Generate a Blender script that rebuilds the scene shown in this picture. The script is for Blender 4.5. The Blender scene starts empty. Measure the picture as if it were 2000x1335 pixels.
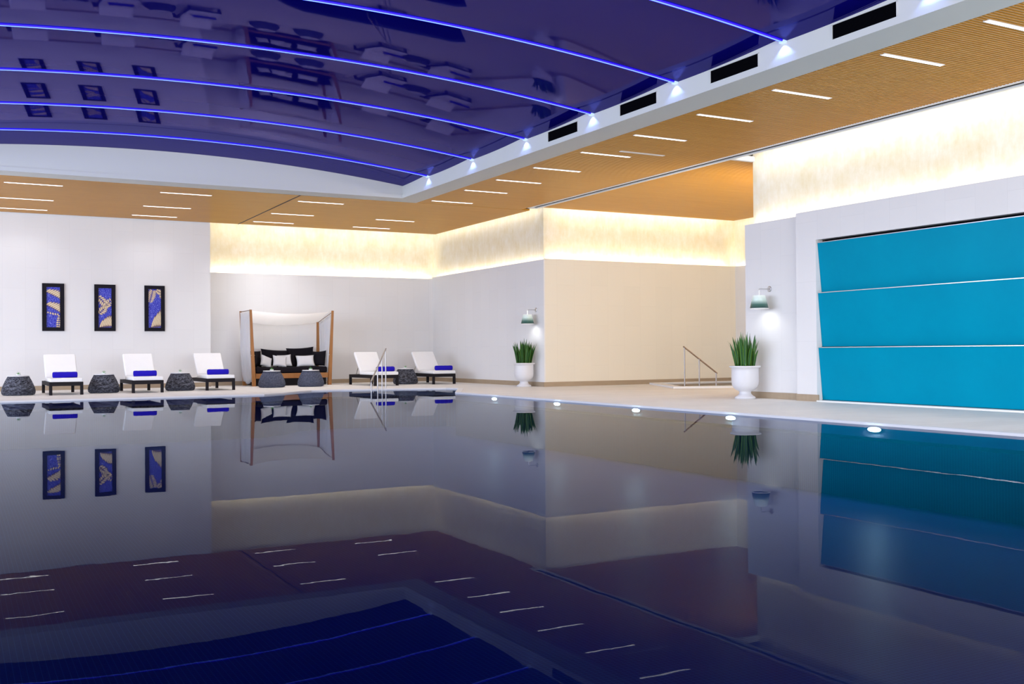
import bpy, bmesh, math, random
from mathutils import Vector, Matrix
from mathutils.geometry import tessellate_polygon
random.seed(7)
C = bpy.context.scene.collection
SC = bpy.context.scene
PI = math.pi

# ------------------------------------------------------------------ camera
def make_camera():
    yaw, pitch, roll = math.radians(28.526), math.radians(0.512), math.radians(-0.4364)
    F = Vector((math.sin(yaw)*math.cos(pitch), math.cos(yaw)*math.cos(pitch), math.sin(pitch)))
    r0 = Vector((math.cos(yaw), -math.sin(yaw), 0)); u0 = r0.cross(F)
    r = r0*math.cos(roll) + u0*math.sin(roll); u = -r0*math.sin(roll) + u0*math.cos(roll)
    cd = bpy.data.cameras.new('camera'); cd.sensor_width = 36; cd.lens = 1999.6/2000*36
    cd.clip_start = 0.05; cd.clip_end = 200
    co = bpy.data.objects.new('camera', cd); C.objects.link(co)
    m = Matrix((r, u, -F)).transposed().to_4x4(); m.translation = (0, 0, 1.05)
    co.matrix_world = m
    SC.camera = co
make_camera()

# ------------------------------------------------------------------ world, exposure, large lights
SC.view_settings.view_transform = 'Standard'
SC.view_settings.look = 'None'
SC.view_settings.gamma = 1.0
SC.view_settings.use_curve_mapping = False
SC.view_settings.exposure = -0.04
SC.cycles.use_denoising = True
SC.cycles.max_bounces = 8
SC.cycles.diffuse_bounces = 4
SC.cycles.glossy_bounces = 5
SC.cycles.transparent_max_bounces = 8
SC.cycles.caustics_reflective = False
SC.cycles.caustics_refractive = False
SC.cycles.sample_clamp_indirect = 4.0
w = bpy.data.worlds.new('world'); SC.world = w; w.use_nodes = True
w.node_tree.nodes['Background'].inputs[0].default_value = (0.72, 0.80, 1.0, 1)
w.node_tree.nodes['Background'].inputs[1].default_value = 0.30

def area(name, loc, direction, sx, sy, power, col, along=(0, 0, 1), spread=180):
    """rectangular lamp at loc shining along direction; sx is measured along `along`"""
    ld = bpy.data.lights.new(name, 'AREA'); ld.shape = 'RECTANGLE'; ld.size = sx; ld.size_y = sy
    ld.energy = power; ld.color = col; ld.spread = math.radians(spread)
    o = bpy.data.objects.new(name, ld); C.objects.link(o)
    z = -Vector(direction).normalized(); x = Vector(along); x = (x - z*x.dot(z)).normalized(); y = z.cross(x)
    m = Matrix((x, y, z)).transposed().to_4x4(); m.translation = loc
    o.matrix_world = m
    return o
COOL = (0.70, 0.80, 1.0); NEUT = (0.97, 0.97, 1.0); WARM = (1.0, 0.89, 0.70)
# daylight through the glazed long side (left, outside the frame) and the glazed end behind the camera
area('window_daylight_side', (-8.8, 17, 2.5), (1, 0, -0.05), 26, 4.6, 3600, COOL, along=(0, 1, 0))
area('window_daylight_end', (4, -3.8, 2.5), (0, 1, -0.02), 22, 4.6, 3100, NEUT, along=(1, 0, 0))
# cove strips: (centre, direction, length, width, W per metre, along)
COVE = 6.8
def cove(name, a, b, d, wm, col=WARM, wid=0.05):
    a, b = Vector(a), Vector(b); L = (b - a).length
    area(name, (a + b)/2, d, L, wid, wm*L, col, along=(b - a))
cove('cove_back_low', (7.2, 33.93, 3.62), (15.1, 33.93, 3.62), (0, 0.45, 1), COVE)
cove('cove_back_high', (7.2, 33.28, 5.40), (15.1, 33.28, 5.40), (0, 1, -0.10), COVE*0.9)
cove('cove_pier_low', (15.21, 26.15, 3.64), (15.21, 33.9, 3.64), (0.45, 0, 1), COVE*0.8)
cove('cove_pier_high', (14.98, 26.3, 5.40), (14.98, 33.3, 5.40), (1, 0, -0.10), COVE*0.45)
cove('cove_alcove_low', (15.4, 26.0, 3.64), (22.2, 26.0, 3.64), (0, 0.45, 1), COVE*1.2)
cove('cove_alcove_high', (15.5, 25.68, 5.40), (22.0, 25.68, 5.40), (0, 1, -0.10), COVE*0.8)
cove('cove_alcove_end_low', (22.48, 17.6, 3.64), (22.48, 26.0, 3.64), (0.45, 0, 1), COVE)
cove('cove_alcove_end_high', (22.12, 17.6, 5.40), (22.12, 25.7, 5.40), (1, 0, -0.10), COVE*0.6)
cove('cove_right_low', (15.33, 0.0, 3.70), (15.33, 17.25, 3.70), (0.5, 0, 1), COVE*0.7, (1.0, 0.96, 0.90))
cove('cove_right_high', (14.98, 0.0, 5.40), (14.98, 17.2, 5.40), (1, 0, -0.15), COVE*0.8, (1.0, 0.96, 0.90))

area('alcove_fill', (18.8, 17.42, 3.9), (0, 1, 0.05), 6.4, 0.12, 270, (1.0, 0.925, 0.80), along=(1, 0, 0))  # unseen fill lamp added on the near wall to brighten the pier front

# ------------------------------------------------------------------ node materials
class NT:
    def __init__(s, name):
        s.m = bpy.data.materials.new(name); s.m.use_nodes = True; s.t = s.m.node_tree
        s.b = s.t.nodes['Principled BSDF']; s.o = s.t.nodes['Material Output']
    def n(s, typ, **kw):
        nd = s.t.nodes.new(typ)
        for k, v in kw.items(): setattr(nd, k, v)
        return nd
    def l(s, a, b): s.t.links.new(a, b)
    def math(s, op, a, b=None, c=None):
        nd = s.n('ShaderNodeMath', operation=op)
        for i, v in enumerate((a, b, c)):
            if v is None: continue
            if isinstance(v, (int, float)): nd.inputs[i].default_value = v
            else: s.l(v, nd.inputs[i])
        return nd.outputs[0]
    def mix(s, fac, a, b):
        nd = s.n('ShaderNodeMix', data_type='RGBA')
        for sock, v in ((nd.inputs[0], fac), (nd.inputs[6], a), (nd.inputs[7], b)):
            if isinstance(v, (int, float)): sock.default_value = v
            elif isinstance(v, tuple): sock.default_value = (*v, 1)
            else: s.l(v, sock)
        return nd.outputs[2]
    def coord(s, kind='Object'): return s.n('ShaderNodeTexCoord').outputs[kind]
    def noise(s, vec, scale, detail=4, rough=0.55, stretch=None):
        if stretch:
            mp = s.n('ShaderNodeMapping'); mp.inputs['Scale'].default_value = stretch; s.l(vec, mp.inputs[0]); vec = mp.outputs[0]
        nd = s.n('ShaderNodeTexNoise'); nd.inputs['Scale'].default_value = scale
        nd.inputs['Detail'].default_value = detail; nd.inputs['Roughness'].default_value = rough
        s.l(vec, nd.inputs['Vector']); return nd.outputs['Fac']
    def set(s, **kw):
        for k, v in kw.items():
            sock = s.b.inputs[k.replace('_', ' ')]
            if isinstance(v, tuple): sock.default_value = (*v, 1) if len(v) == 3 else v
            elif isinstance(v, (int, float)): sock.default_value = v
            else: s.l(v, sock)
        return s
    def bump(s, h, strength=0.3, dist=0.01):
        nd = s.n('ShaderNodeBump'); nd.inputs['Strength'].default_value = strength; nd.inputs['Distance'].default_value = dist
        s.l(h, nd.inputs['Height']); s.l(nd.outputs[0], s.b.inputs['Normal'])

def plain(name, col, rough=0.5, metal=0.0, var=0.06, scale=8.0, spec=0.5, coat=0.0):
    t = NT(name); f = t.noise(t.coord(), scale)
    dark = tuple(c*(1-var) for c in col); lite = tuple(min(1, c*(1+var)) for c in col)
    t.set(Base_Color=t.mix(f, dark, lite), Roughness=rough, Metallic=metal, Specular_IOR_Level=spec, Coat_Weight=coat)
    return t.m
def emit(name, col, strength):
    t = NT(name); t.set(Base_Color=tuple(c*0.04 for c in col), Emission_Color=col, Emission_Strength=strength); return t.m

def wall_mat(name, axis, col, var=0.015):
    """large honed stone tiles with hairline joints; axis is the horizontal axis of the wall"""
    t = NT(name); co = t.coord()
    sp = t.n('ShaderNodeSeparateXYZ'); t.l(co, sp.inputs[0])
    cb = t.n('ShaderNodeCombineXYZ'); t.l(sp.outputs[2], cb.inputs[0]); t.l(sp.outputs[axis], cb.inputs[1])
    br = t.n('ShaderNodeTexBrick'); br.offset = 0.5; br.offset_frequency = 2
    for k, v in (('Scale', 1.0), ('Mortar Size', 0.004), ('Mortar Smooth', 0.2), ('Brick Width', 1.2), ('Row Height', 0.6), ('Bias', 0.0)):
        br.inputs[k].default_value = v
    br.inputs['Color1'].default_value = (*[c*(1-var) for c in col], 1); br.inputs['Color2'].default_value = (*[min(1, c*(1+var*0.4)) for c in col], 1)
    br.inputs['Mortar'].default_value = (*[c*0.93 for c in col], 1)
    t.l(cb.outputs[0], br.inputs['Vector'])
    f = t.noise(co, 1.3, 6, 0.6, (1, 1, 0.35))
    t.set(Base_Color=t.mix(t.math('MULTIPLY', f, 0.10), br.outputs['Color'], (0.62, 0.60, 0.56)), Roughness=0.55, Specular_IOR_Level=0.3)
    return t.m
M = {}
M['wall_y'] = wall_mat('honed wall stone across', 0, (0.79, 0.785, 0.785))
M['wall_x'] = wall_mat('honed wall stone along', 1, (0.79, 0.785, 0.785))
M['wall_warm_lit'] = wall_mat('honed wall stone warm lit', 0, (0.82, 0.765, 0.645))  # same wall stone, the warm light on the pier front painted into its colour
def gold():
    t = NT('gold leaf wallpaper'); co = t.coord()
    a = t.noise(co, 2.6, 8, 0.72, (1, 1, 0.8)); b = t.noise(co, 11, 4, 0.6, (1, 1, 0.25))
    r = t.n('ShaderNodeValToRGB'); r.color_ramp.elements[0].position = 0.36; r.color_ramp.elements[1].position = 0.66
    r.color_ramp.elements[0].color = (0.74, 0.65, 0.44, 1); r.color_ramp.elements[1].color = (0.84, 0.80, 0.70, 1)
    t.l(t.math('ADD', t.math('MULTIPLY', a, 0.7), t.math('MULTIPLY', b, 0.3)), r.inputs[0])
    t.set(Base_Color=r.outputs[0], Roughness=0.5, Specular_IOR_Level=0.4); return t.m
M['gold'] = gold()
def wood(name, a, b, rough=0.34, stretch=(0.6, 14, 14), spec=0.6):
    t = NT(name); co = t.coord(); f = t.noise(co, 2.2, 5, 0.6, stretch); g = t.noise(co, 0.35, 2, 0.5, (1, 40, 1))
    t.set(Base_Color=t.mix(t.math('ADD', t.math('MULTIPLY', f, 0.6), t.math('MULTIPLY', g, 0.4)), a, b), Roughness=rough, Specular_IOR_Level=spec); return t.m
M['slat'] = wood('oak ceiling slats', (0.41, 0.160, 0.014), (0.68, 0.335, 0.042), 0.24, spec=0.07)
M['teak'] = wood('oiled teak', (0.26, 0.10, 0.025), (0.45, 0.20, 0.06), 0.45, (14, 14, 1.0), 0.4)
M['backing'] = plain('dark slat backing', (0.045, 0.028, 0.016), 0.8)
M['white'] = plain('matt white plaster', (0.68, 0.68, 0.62), 0.6, var=0.02, scale=2)
M['white_gloss'] = plain('glazed white ceramic', (0.70, 0.70, 0.73), 0.35, var=0.02, spec=0.3)
M['white_metal'] = plain('white powder coated metal', (0.82, 0.82, 0.80), 0.4, var=0.01)
M['black'] = plain('black recess', (0.002, 0.002, 0.003), 0.9, spec=0.02)
M['steel'] = plain('brushed stainless steel', (0.62, 0.61, 0.60), 0.28, 1.0, 0.04, 30)
M['rail_steel'] = plain('satin steel tube', (0.42, 0.40, 0.40), 0.42, 1.0, 0.04, 30)
M['bronze'] = plain('dark bronze rail', (0.22, 0.16, 0.12), 0.4, 0.8)
M['base_stone'] = wood('travertine skirting', (0.30, 0.225, 0.15), (0.46, 0.36, 0.25), 0.4, (1.2, 1.2, 6), 0.4)
def deck():
    t = NT('travertine pool deck'); co = t.coord()
    f = t.noise(co, 1.1, 6, 0.62, (0.6, 6.0, 1)); g = t.noise(co, 6, 3, 0.5)
    br = t.n('ShaderNodeTexBrick'); br.offset = 0.5
    for k, v in (('Scale', 1.0), ('Mortar Size', 0.003), ('Brick Width', 1.2), ('Row Height', 0.6)): br.inputs[k].default_value = v
    br.inputs['Color1'].default_value = (1, 1, 1, 1); br.inputs['Color2'].default_value = (0.93, 0.93, 0.93, 1); br.inputs['Mortar'].default_value = (0.8, 0.8, 0.8, 1)
    t.l(co, br.inputs['Vector'])
    base = t.mix(t.math('ADD', t.math('MULTIPLY', f, 0.75), t.math('MULTIPLY', g, 0.25)), (0.73, 0.70, 0.67), (0.91, 0.90, 0.88))
    mu = t.n('ShaderNodeMix', data_type='RGBA', blend_type='MULTIPLY'); mu.inputs[0].default_value = 1.0
    t.l(base, mu.inputs[6]); t.l(br.outputs['Color'], mu.inputs[7])
    t.set(Base_Color=mu.outputs[2], Roughness=0.5, Specular_IOR_Level=0.35); return t.m
M['deck'] = deck()
M['coping'] = plain('white pool coping', (0.80, 0.80, 0.82), 0.45, var=0.02)
def vault():
    t = NT('glossy navy stretch ceiling'); f = t.noise(t.coord(), 0.4, 2); t.t.nodes.remove(t.b)
    df = t.n('ShaderNodeBsdfDiffuse'); t.l(t.mix(f, (0.003, 0.002, 0.13), (0.004, 0.003, 0.16)), df.inputs['Color'])
    gl = t.n('ShaderNodeBsdfGlossy'); gl.inputs['Roughness'].default_value = 0.03; gl.inputs['Color'].default_value = (0.33, 0.30, 0.64, 1)
    fr = t.n('ShaderNodeFresnel'); fr.inputs['IOR'].default_value = 1.45
    mx = t.n('ShaderNodeMixShader'); t.l(fr.outputs[0], mx.inputs[0]); t.l(df.outputs[0], mx.inputs[1]); t.l(gl.outputs[0], mx.inputs[2])
    t.l(mx.outputs[0], t.o.inputs['Surface']); return t.m
M['vault'] = vault()
def mosaic():
    t = NT('navy pool mosaic'); co = t.coord(); sp = t.n('ShaderNodeSeparateXYZ'); t.l(co, sp.inputs[0])
    s = 0.042; lines = None
    for k in (0, 1, 2):
        fr = t.math('FRACT', t.math('DIVIDE', sp.outputs[k], s))
        g = t.math('LESS_THAN', fr, 0.10 if k < 2 else 0.0)
        lines = g if lines is None else t.math('MAXIMUM', lines, g)
    f = t.noise(co, 1.2, 3); wn = t.noise(co, 18, 2)
    tile = t.mix(t.math('ADD', t.math('MULTIPLY', f, .5), t.math('MULTIPLY', wn, .5)), (0.004, 0.014, 0.13), (0.010, 0.034, 0.26))
    t.set(Base_Color=t.mix(lines, tile, (0.03, 0.12, 0.36)), Roughness=0.4); return t.m
M['mosaic'] = mosaic()
def water(name, tint=(0.62, 0.78, 0.97), refl=(0.86, 0.92, 1.0), bump=0.0008):
    t = NT(name); t.t.nodes.remove(t.b); co = t.coord()
    a = t.noise(co, 0.9, 3, 0.5); b = t.noise(co, 5.0, 3, 0.5)
    bp = t.n('ShaderNodeBump'); bp.inputs['Strength'].default_value = 1.0; bp.inputs['Distance'].default_value = bump
    t.l(t.math('ADD', t.math('MULTIPLY', a, 0.6), t.math('MULTIPLY', b, 0.08)), bp.inputs['Height'])
    fr = t.n('ShaderNodeFresnel'); fr.inputs['IOR'].default_value = 1.17; t.l(bp.outputs[0], fr.inputs['Normal'])
    gl = t.n('ShaderNodeBsdfGlossy'); gl.inputs['Roughness'].default_value = 0.0; gl.inputs['Color'].default_value = (*refl, 1); t.l(bp.outputs[0], gl.inputs['Normal'])
    tr = t.n('ShaderNodeBsdfTransparent'); tr.inputs['Color'].default_value = (*tint, 1)
    mx = t.n('ShaderNodeMixShader'); t.l(t.math('POWER', fr.outputs[0], 1.75), mx.inputs[0]); t.l(tr.outputs[0], mx.inputs[1]); t.l(gl.outputs[0], mx.inputs[2])
    t.l(mx.outputs[0], t.o.inputs['Surface']); return t.m
M['water'] = water('still pool water')
M['spa_water'] = water('whirlpool water', (0.9, 0.95, 0.97), (0.9, 0.9, 0.9), 0.002)
def glass_panel():
    t = NT('turquoise back painted glass'); co = t.coord(); f = t.noise(co, 0.8, 5, 0.6)
    t.set(Base_Color=t.mix(f, (0.0, 0.235, 0.39), (0.0, 0.31, 0.48)), Roughness=0.3, Specular_IOR_Level=0.03); return t.m
M['turquoise'] = glass_panel()
M['led_blue'] = emit('blue LED diffuser', (0.014, 0.003, 1.0), 3.6)
M['led_core'] = emit('bright LED core', (0.11, 0.21, 1.0), 3.6)
M['led_end'] = emit('LED end lens', (0.45, 0.6, 1.0), 1.4)
M['slot_light'] = emit('linear light diffuser', (1.0, 0.93, 0.85), 6.0)
M['slot_off'] = plain('unlit linear diffuser', (0.86, 0.78, 0.66), 0.5)
M['pool_lamp'] = emit('underwater lamp lens', (0.75, 1.0, 0.95), 26.0)
M['wicker_dark'] = plain('dark brown wicker', (0.014, 0.012, 0.015), 0.6, var=0.3, scale=60, spec=0.12)
M['cushion'] = plain('white lounger canvas', (0.86, 0.86, 0.86), 0.8, var=0.02, spec=0.2)
M['towel'] = plain('royal blue terry towel', (0.020, 0.012, 0.42), 0.95, var=0.25, scale=70, spec=0.1)
M['char'] = plain('charcoal upholstery', (0.011, 0.009, 0.013), 0.85, var=0.35, scale=30, spec=0.08)
M['linen'] = plain('white linen', (0.84, 0.84, 0.86), 0.85, var=0.03, spec=0.2)
def sheer():
    t = NT('white canopy cotton'); tl = t.n('ShaderNodeBsdfTranslucent'); tl.inputs['Color'].default_value = (0.95, 0.95, 0.97, 1)
    t.set(Base_Color=(0.86, 0.86, 0.88), Roughness=0.9, Specular_IOR_Level=0.1)
    mx = t.n('ShaderNodeMixShader'); mx.inputs[0].default_value = 0.6; t.l(t.b.outputs[0], mx.inputs[1]); t.l(tl.outputs[0], mx.inputs[2]); t.l(mx.outputs[0], t.o.inputs['Surface']); return t.m
M['sheer'] = sheer()
M['frame'] = plain('black picture frame', (0.006, 0.005, 0.010), 0.5, spec=0.12)
M['soil'] = plain('dark potting soil', (0.03, 0.02, 0.012), 0.95, var=0.4, scale=60)
M['leaf'] = plain('dark green blade', (0.018, 0.11, 0.022), 0.4, var=0.45, scale=14)
M['leaf_edge'] = plain('yellow green blade edge', (0.16, 0.36, 0.05), 0.4, var=0.2)
M['sprig'] = plain('fresh green sprig', (0.10, 0.30, 0.08), 0.5, var=0.3, scale=40)
M['dish'] = plain('pale glass dish', (0.75, 0.80, 0.78), 0.15, spec=0.6)
def canvas():
    t = NT('cobalt batik canvas'); co = t.coord()
    wv = t.n('ShaderNodeTexWave'); wv.inputs['Scale'].default_value = 7; wv.inputs['Distortion'].default_value = 14; wv.inputs['Detail'].default_value = 3; wv.inputs['Detail Scale'].default_value = 2.0
    t.l(co, wv.inputs['Vector']); r = t.n('ShaderNodeValToRGB'); r.color_ramp.elements[0].position = 0.80; r.color_ramp.elements[1].position = 1.0
    r.color_ramp.elements[0].color = (0.010, 0.015, 0.42, 1); r.color_ramp.elements[1].color = (0.22, 0.26, 0.75, 1); t.l(wv.outputs['Fac'], r.inputs[0])
    t.set(Base_Color=r.outputs[0], Roughness=0.6); return t.m
M['canvas'] = canvas()
M['motif_line'] = plain('brown batik outline', (0.16, 0.09, 0.07), 0.6)
M['motif'] = plain('cream batik leaves', (0.72, 0.58, 0.38), 0.6, var=0.2, scale=30)
def weave(name, a, b, blotch, bw=1.0, bh=0.5):
    t = NT(name); uv = t.coord('UV')
    br = t.n('ShaderNodeTexBrick'); br.offset = 0.5
    for k, v in (('Scale', 1.0), ('Mortar Size', 0.10), ('Mortar Smooth', 0.3), ('Brick Width', bw), ('Row Height', bh)): br.inputs[k].default_value = v
    br.inputs['Color1'].default_value = (*a, 1); br.inputs['Color2'].default_value = (*b, 1); br.inputs['Mortar'].default_value = (0.004, 0.004, 0.007, 1)
    t.l(uv, br.inputs['Vector'])
    f = t.noise(uv, 0.55, 4, 0.7)
    r = t.n('ShaderNodeValToRGB'); r.color_ramp.elements[0].position = 0.42; r.color_ramp.elements[1].position = 0.62; t.l(f, r.inputs[0])
    t.set(Base_Color=t.mix(t.math('MULTIPLY', r.outputs[0], blotch), br.outputs['Color'], (0.010, 0.010, 0.016)), Roughness=0.6, Specular_IOR_Level=0.15); return t.m
M['weave'] = weave('grey blue rope weave', (0.045, 0.048, 0.070), (0.30, 0.32, 0.40), 0.85)
M['weave_fine'] = weave('slate blue rope weave', (0.10, 0.12, 0.19), (0.20, 0.22, 0.31), 0.35, 0.5, 1.6)
def shade():
    t = NT('smoked ombre lamp glass'); sp = t.n('ShaderNodeSeparateXYZ'); t.l(t.coord('Object'), sp.inputs[0])
    r = t.n('ShaderNodeValToRGB'); e = r.color_ramp.elements
    e[0].position = 0.0; e[0].color = (0.012, 0.05, 0.042, 1); e[1].position = 1.0; e[1].color = (0.80, 0.88, 0.84, 1)
    k = e.new(0.30); k.color = (0.06, 0.15, 0.125, 1); k = e.new(0.62); k.color = (0.50, 0.63, 0.57, 1)
    t.l(t.math('DIVIDE', t.math('ADD', sp.outputs[2], 0.42), 0.28), r.inputs[0])
    t.set(Base_Color=r.outputs[0], Roughness=0.2, Emission_Color=r.outputs[0], Emission_Strength=0.12); return t.m
M['shade'] = shade()
M['bulb'] = emit('lamp bulb', (1.0, 0.98, 0.92), 12.0)
M['rim_white'] = plain('opal lamp rim', (0.9, 0.9, 0.9), 0.3)

# ------------------------------------------------------------------ mesh helpers
class MB:
    def __init__(s): s.bm = bmesh.new(); s.uv = None
    def box(s, x0, x1, y0, y1, z0, z1, rot=None, bevel=0.0):
        r = bmesh.ops.create_cube(s.bm, size=1.0); v = r['verts']
        bmesh.ops.scale(s.bm, vec=(x1-x0, y1-y0, z1-z0), verts=v)
        if bevel:
            es = list({e for q in v for e in q.link_edges})
            v = list({q for f in bmesh.ops.bevel(s.bm, geom=es, offset=bevel, segments=2, affect='EDGES', profile=0.5)['faces'] for q in f.verts} | {q for q in v if q.is_valid})
        if rot is not None: bmesh.ops.transform(s.bm, matrix=rot, verts=v)
        bmesh.ops.translate(s.bm, vec=((x0+x1)/2, (y0+y1)/2, (z0+z1)/2), verts=v); return s
    def tube(s, pts, r, n=10, caps=True, r1=None):
        pts = [Vector(p) for p in pts]; rings = []; up = None
        for i, p in enumerate(pts):
            d = (pts[min(i+1, len(pts)-1)] - pts[max(i-1, 0)]).normalized()
            if up is None: up = Vector((0, 0, 1)) if abs(d.z) < 0.95 else Vector((1, 0, 0))
            a = d.cross(up).normalized(); b = a.cross(d).normalized()
            rr = r if r1 is None else r + (r1-r)*i/(len(pts)-1)
            rings.append([s.bm.verts.new(p + a*math.cos(2*PI*k/n)*rr + b*math.sin(2*PI*k/n)*rr) for k in range(n)])
        for A, B in zip(rings, rings[1:]):
            for k in range(n): s.bm.faces.new((A[k], A[(k+1) % n], B[(k+1) % n], B[k]))
        if caps: s.bm.faces.new(rings[0][::-1]); s.bm.faces.new(rings[-1])
        return s
    def post(s, p0, p1, a, b):
        """square post from p0 to p1, half-size a at p0 and b at p1"""
        p0, p1 = Vector(p0), Vector(p1)
        A = [s.bm.verts.new(p0 + Vector((sx*a, sy*a, 0))) for sx, sy in ((-1, -1), (1, -1), (1, 1), (-1, 1))]
        B = [s.bm.verts.new(p1 + Vector((sx*b, sy*b, 0))) for sx, sy in ((-1, -1), (1, -1), (1, 1), (-1, 1))]
        for k in range(4): s.bm.faces.new((A[k], A[(k+1) % 4], B[(k+1) % 4], B[k]))
        s.bm.faces.new(A[::-1]); s.bm.faces.new(B); return s
    def lathe(s, prof, n=40, cx=0, cy=0, z0=0, wob=None, uvs=None):
        rings = []
        if uvs and s.uv is None: s.uv = s.bm.loops.layers.uv.new('UVMap')
        for j, (r, z) in enumerate(prof):
            if r < 1e-5: rings.append([s.bm.verts.new((cx, cy, z0+z))]); continue
            rings.append([s.bm.verts.new((cx+(r+(wob(k, j) if wob else 0))*math.cos(2*PI*k/n), cy+(r+(wob(k, j) if wob else 0))*math.sin(2*PI*k/n), z0+z)) for k in range(n)])
        for j, (A, B) in enumerate(zip(rings, rings[1:])):
            for k in range(n):
                q = (A[k % len(A)], A[(k+1) % len(A)], B[(k+1) % len(B)], B[k % len(B)])
                q = tuple(dict.fromkeys(q))
                if len(q) > 2:
                    f = s.bm.faces.new(q)
                    if uvs:
                        us = {0: (k, j), 1: (k+1, j), 2: (k+1, j+1), 3: (k, j+1)}
                        for i, lp in enumerate(f.loops): lp[s.uv].uv = (us[i][0]*uvs[0]/n, us[i][1]*uvs[1]/(len(prof)-1))
        return s
    def poly(s, pts, flip=False):
        vs = [s.bm.verts.new(p) for p in (pts[::-1] if flip else pts)]; s.bm.faces.new(vs); return s
    def slab(s, outline, z0, z1, holes=()):
        """flat slab over a polygon (with holes)"""
        loops = [outline] + list(holes); flat = [Vector((p[0], p[1], 0)) for lp in loops for p in lp]
        tris = tessellate_polygon([[Vector((p[0], p[1], 0)) for p in lp] for lp in loops])
        T = [s.bm.verts.new((p.x, p.y, z1)) for p in flat]; B = [s.bm.verts.new((p.x, p.y, z0)) for p in flat]
        for a, b, c in tris: s.bm.faces.new((T[a], T[b], T[c])); s.bm.faces.new((B[c], B[b], B[a]))
        k = 0
        for lp in loops:
            n = len(lp)
            for i in range(n): s.bm.faces.new((T[k+i], B[k+i], B[k+(i+1) % n], T[k+(i+1) % n]))
            k += n
        return s
    def grid(s, nu, nv, f, closed_u=False):
        V = [[s.bm.verts.new(f(i/nu, j/nv)) for j in range(nv+1)] for i in range(nu if closed_u else nu+1)]
        for i in range(nu):
            for j in range(nv):
                A, B = V[i], V[(i+1) % len(V)]; s.bm.faces.new((A[j], B[j], B[j+1], A[j+1]))
        return V
    def solid(s, th):
        bmesh.ops.recalc_face_normals(s.bm, faces=s.bm.faces); bmesh.ops.solidify(s.bm, geom=list(s.bm.faces), thickness=th); return s
    def build(s, name, mat, parent=None, smooth=False, recalc=True, loc=None):
        if recalc: bmesh.ops.recalc_face_normals(s.bm, faces=s.bm.faces)
        me = bpy.data.meshes.new(name); s.bm.to_mesh(me); s.bm.free()
        for m in (mat if isinstance(mat, (list, tuple)) else [mat]): me.materials.append(m)
        if smooth:
            for p in me.polygons: p.use_smooth = True
        o = bpy.data.objects.new(name, me); C.objects.link(o)
        if loc: o.location = loc
        if parent: o.parent = parent
        return o
def tag(o, label=None, cat=None, group=None, kind=None):
    for k, v in (('label', label), ('category', cat), ('group', group), ('kind', kind)):
        if v: o[k] = v
    return o
def thing(name, loc, label, cat, group=None, rz=0):
    o = bpy.data.objects.new(name, None); C.objects.link(o); o.location = loc; o.rotation_euler = (0, 0, rz); o.empty_display_size = 0.1
    return tag(o, label, cat, group)
def copy_tree(o, parent=None):
    c = o.copy(); C.objects.link(c)
    if parent: c.parent = parent
    for ch in o.children: copy_tree(ch, c)
    return c
def struct(mb, name, mat, label=None, **kw):
    return tag(mb.build(name, mat, **kw), label, None, None, 'structure')
ORD = ['first', 'second', 'third', 'fourth', 'fifth', 'sixth', 'seventh', 'eighth', 'ninth', 'tenth', 'eleventh']

# ------------------------------------------------------------------ floor, pool
HC = 5.20            # height of the slatted soffit
WZ = -0.03           # water level
POOL = [(-9, -4), (11.33, -4), (11.33, 23.9), (12.62, 26.4), (12.45, 26.9), (11.4, 27.35), (9.6, 27.75), (8.7, 27.75), (8.2, 27.3), (7.6, 26.55), (6.9, 25.95), (-9, 25.95)]
SPA = [(17.55, 22.55), (22.0, 20.6), (22.0, 25.2), (18.9, 25.35)]
FLOOR = [(-9, 25.95), (6.9, 25.95), (7.6, 26.55), (8.2, 27.3), (8.7, 27.75), (9.6, 27.75), (11.4, 27.35), (12.45, 26.9), (12.62, 26.4), (11.33, 23.9), (11.33, -4), (23.2, -4), (23.2, 34.6), (-9, 34.6)]
struct(MB().slab(FLOOR, -0.25, 0.0, [SPA]), 'floor', M['deck'], 'pale striated travertine deck around the pool')
def ring(pts, w_out, w_in, z0, z1, closed=True):
    """band following a polyline, w_out to its right and w_in to its left"""
    mb = MB(); n = len(pts); off = []
    for i in range(n):
        p = Vector((*pts[i], 0)); a = Vector((*pts[i-1], 0)) if (i > 0 or closed) else None; b = Vector((*pts[(i+1) % n], 0)) if (i < n-1 or closed) else None
        ns = []
        if a is not None: d = (p-a).normalized(); ns.append(Vector((d.y, -d.x, 0)))
        if b is not None: d = (b-p).normalized(); ns.append(Vector((d.y, -d.x, 0)))
        nn = sum(ns, Vector())/len(ns); nn = nn/max(0.35, nn.length_squared)
        off.append((p + nn*w_out, p - nn*w_in))
    V = [[mb.bm.verts.new((q.x, q.y, z)) for q, z in ((o, z1), (i_, z1), (i_, z0), (o, z0))] for o, i_ in off]
    for i in range(n if closed else n-1):
        A, B = V[i], V[(i+1) % n]
        for k in range(4): mb.bm.faces.new((A[k], A[(k+1) % 4], B[(k+1) % 4], B[k]))
    if not closed: mb.bm.faces.new(V[0]); mb.bm.faces.new(V[-1][::-1])
    return mb
struct(ring(POOL[1:], 0.13, 0.02, -0.20, 0.006, closed=False), 'trim_1', M['coping'], 'white coping band along the pool edge')
struct(ring(SPA, 0.28, 0.02, -0.2, 0.05), 'trim_2', M['coping'], 'white rim around the small whirlpool in the alcove')
basin = MB()
basin.poly([(x, y, -1.10) for x, y in POOL])
for (x0, y0), (x1, y1) in zip(POOL, POOL[1:]+POOL[:1]): basin.poly([(x0, y0, -1.1), (x1, y1, -1.1), (x1, y1, -0.02), (x0, y0, -0.02)])
struct(basin, 'pool_floor', M['mosaic'], 'navy mosaic basin of the swimming pool', recalc=False)
spa = MB(); spa.poly([(x, y, -0.35) for x, y in SPA])
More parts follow.
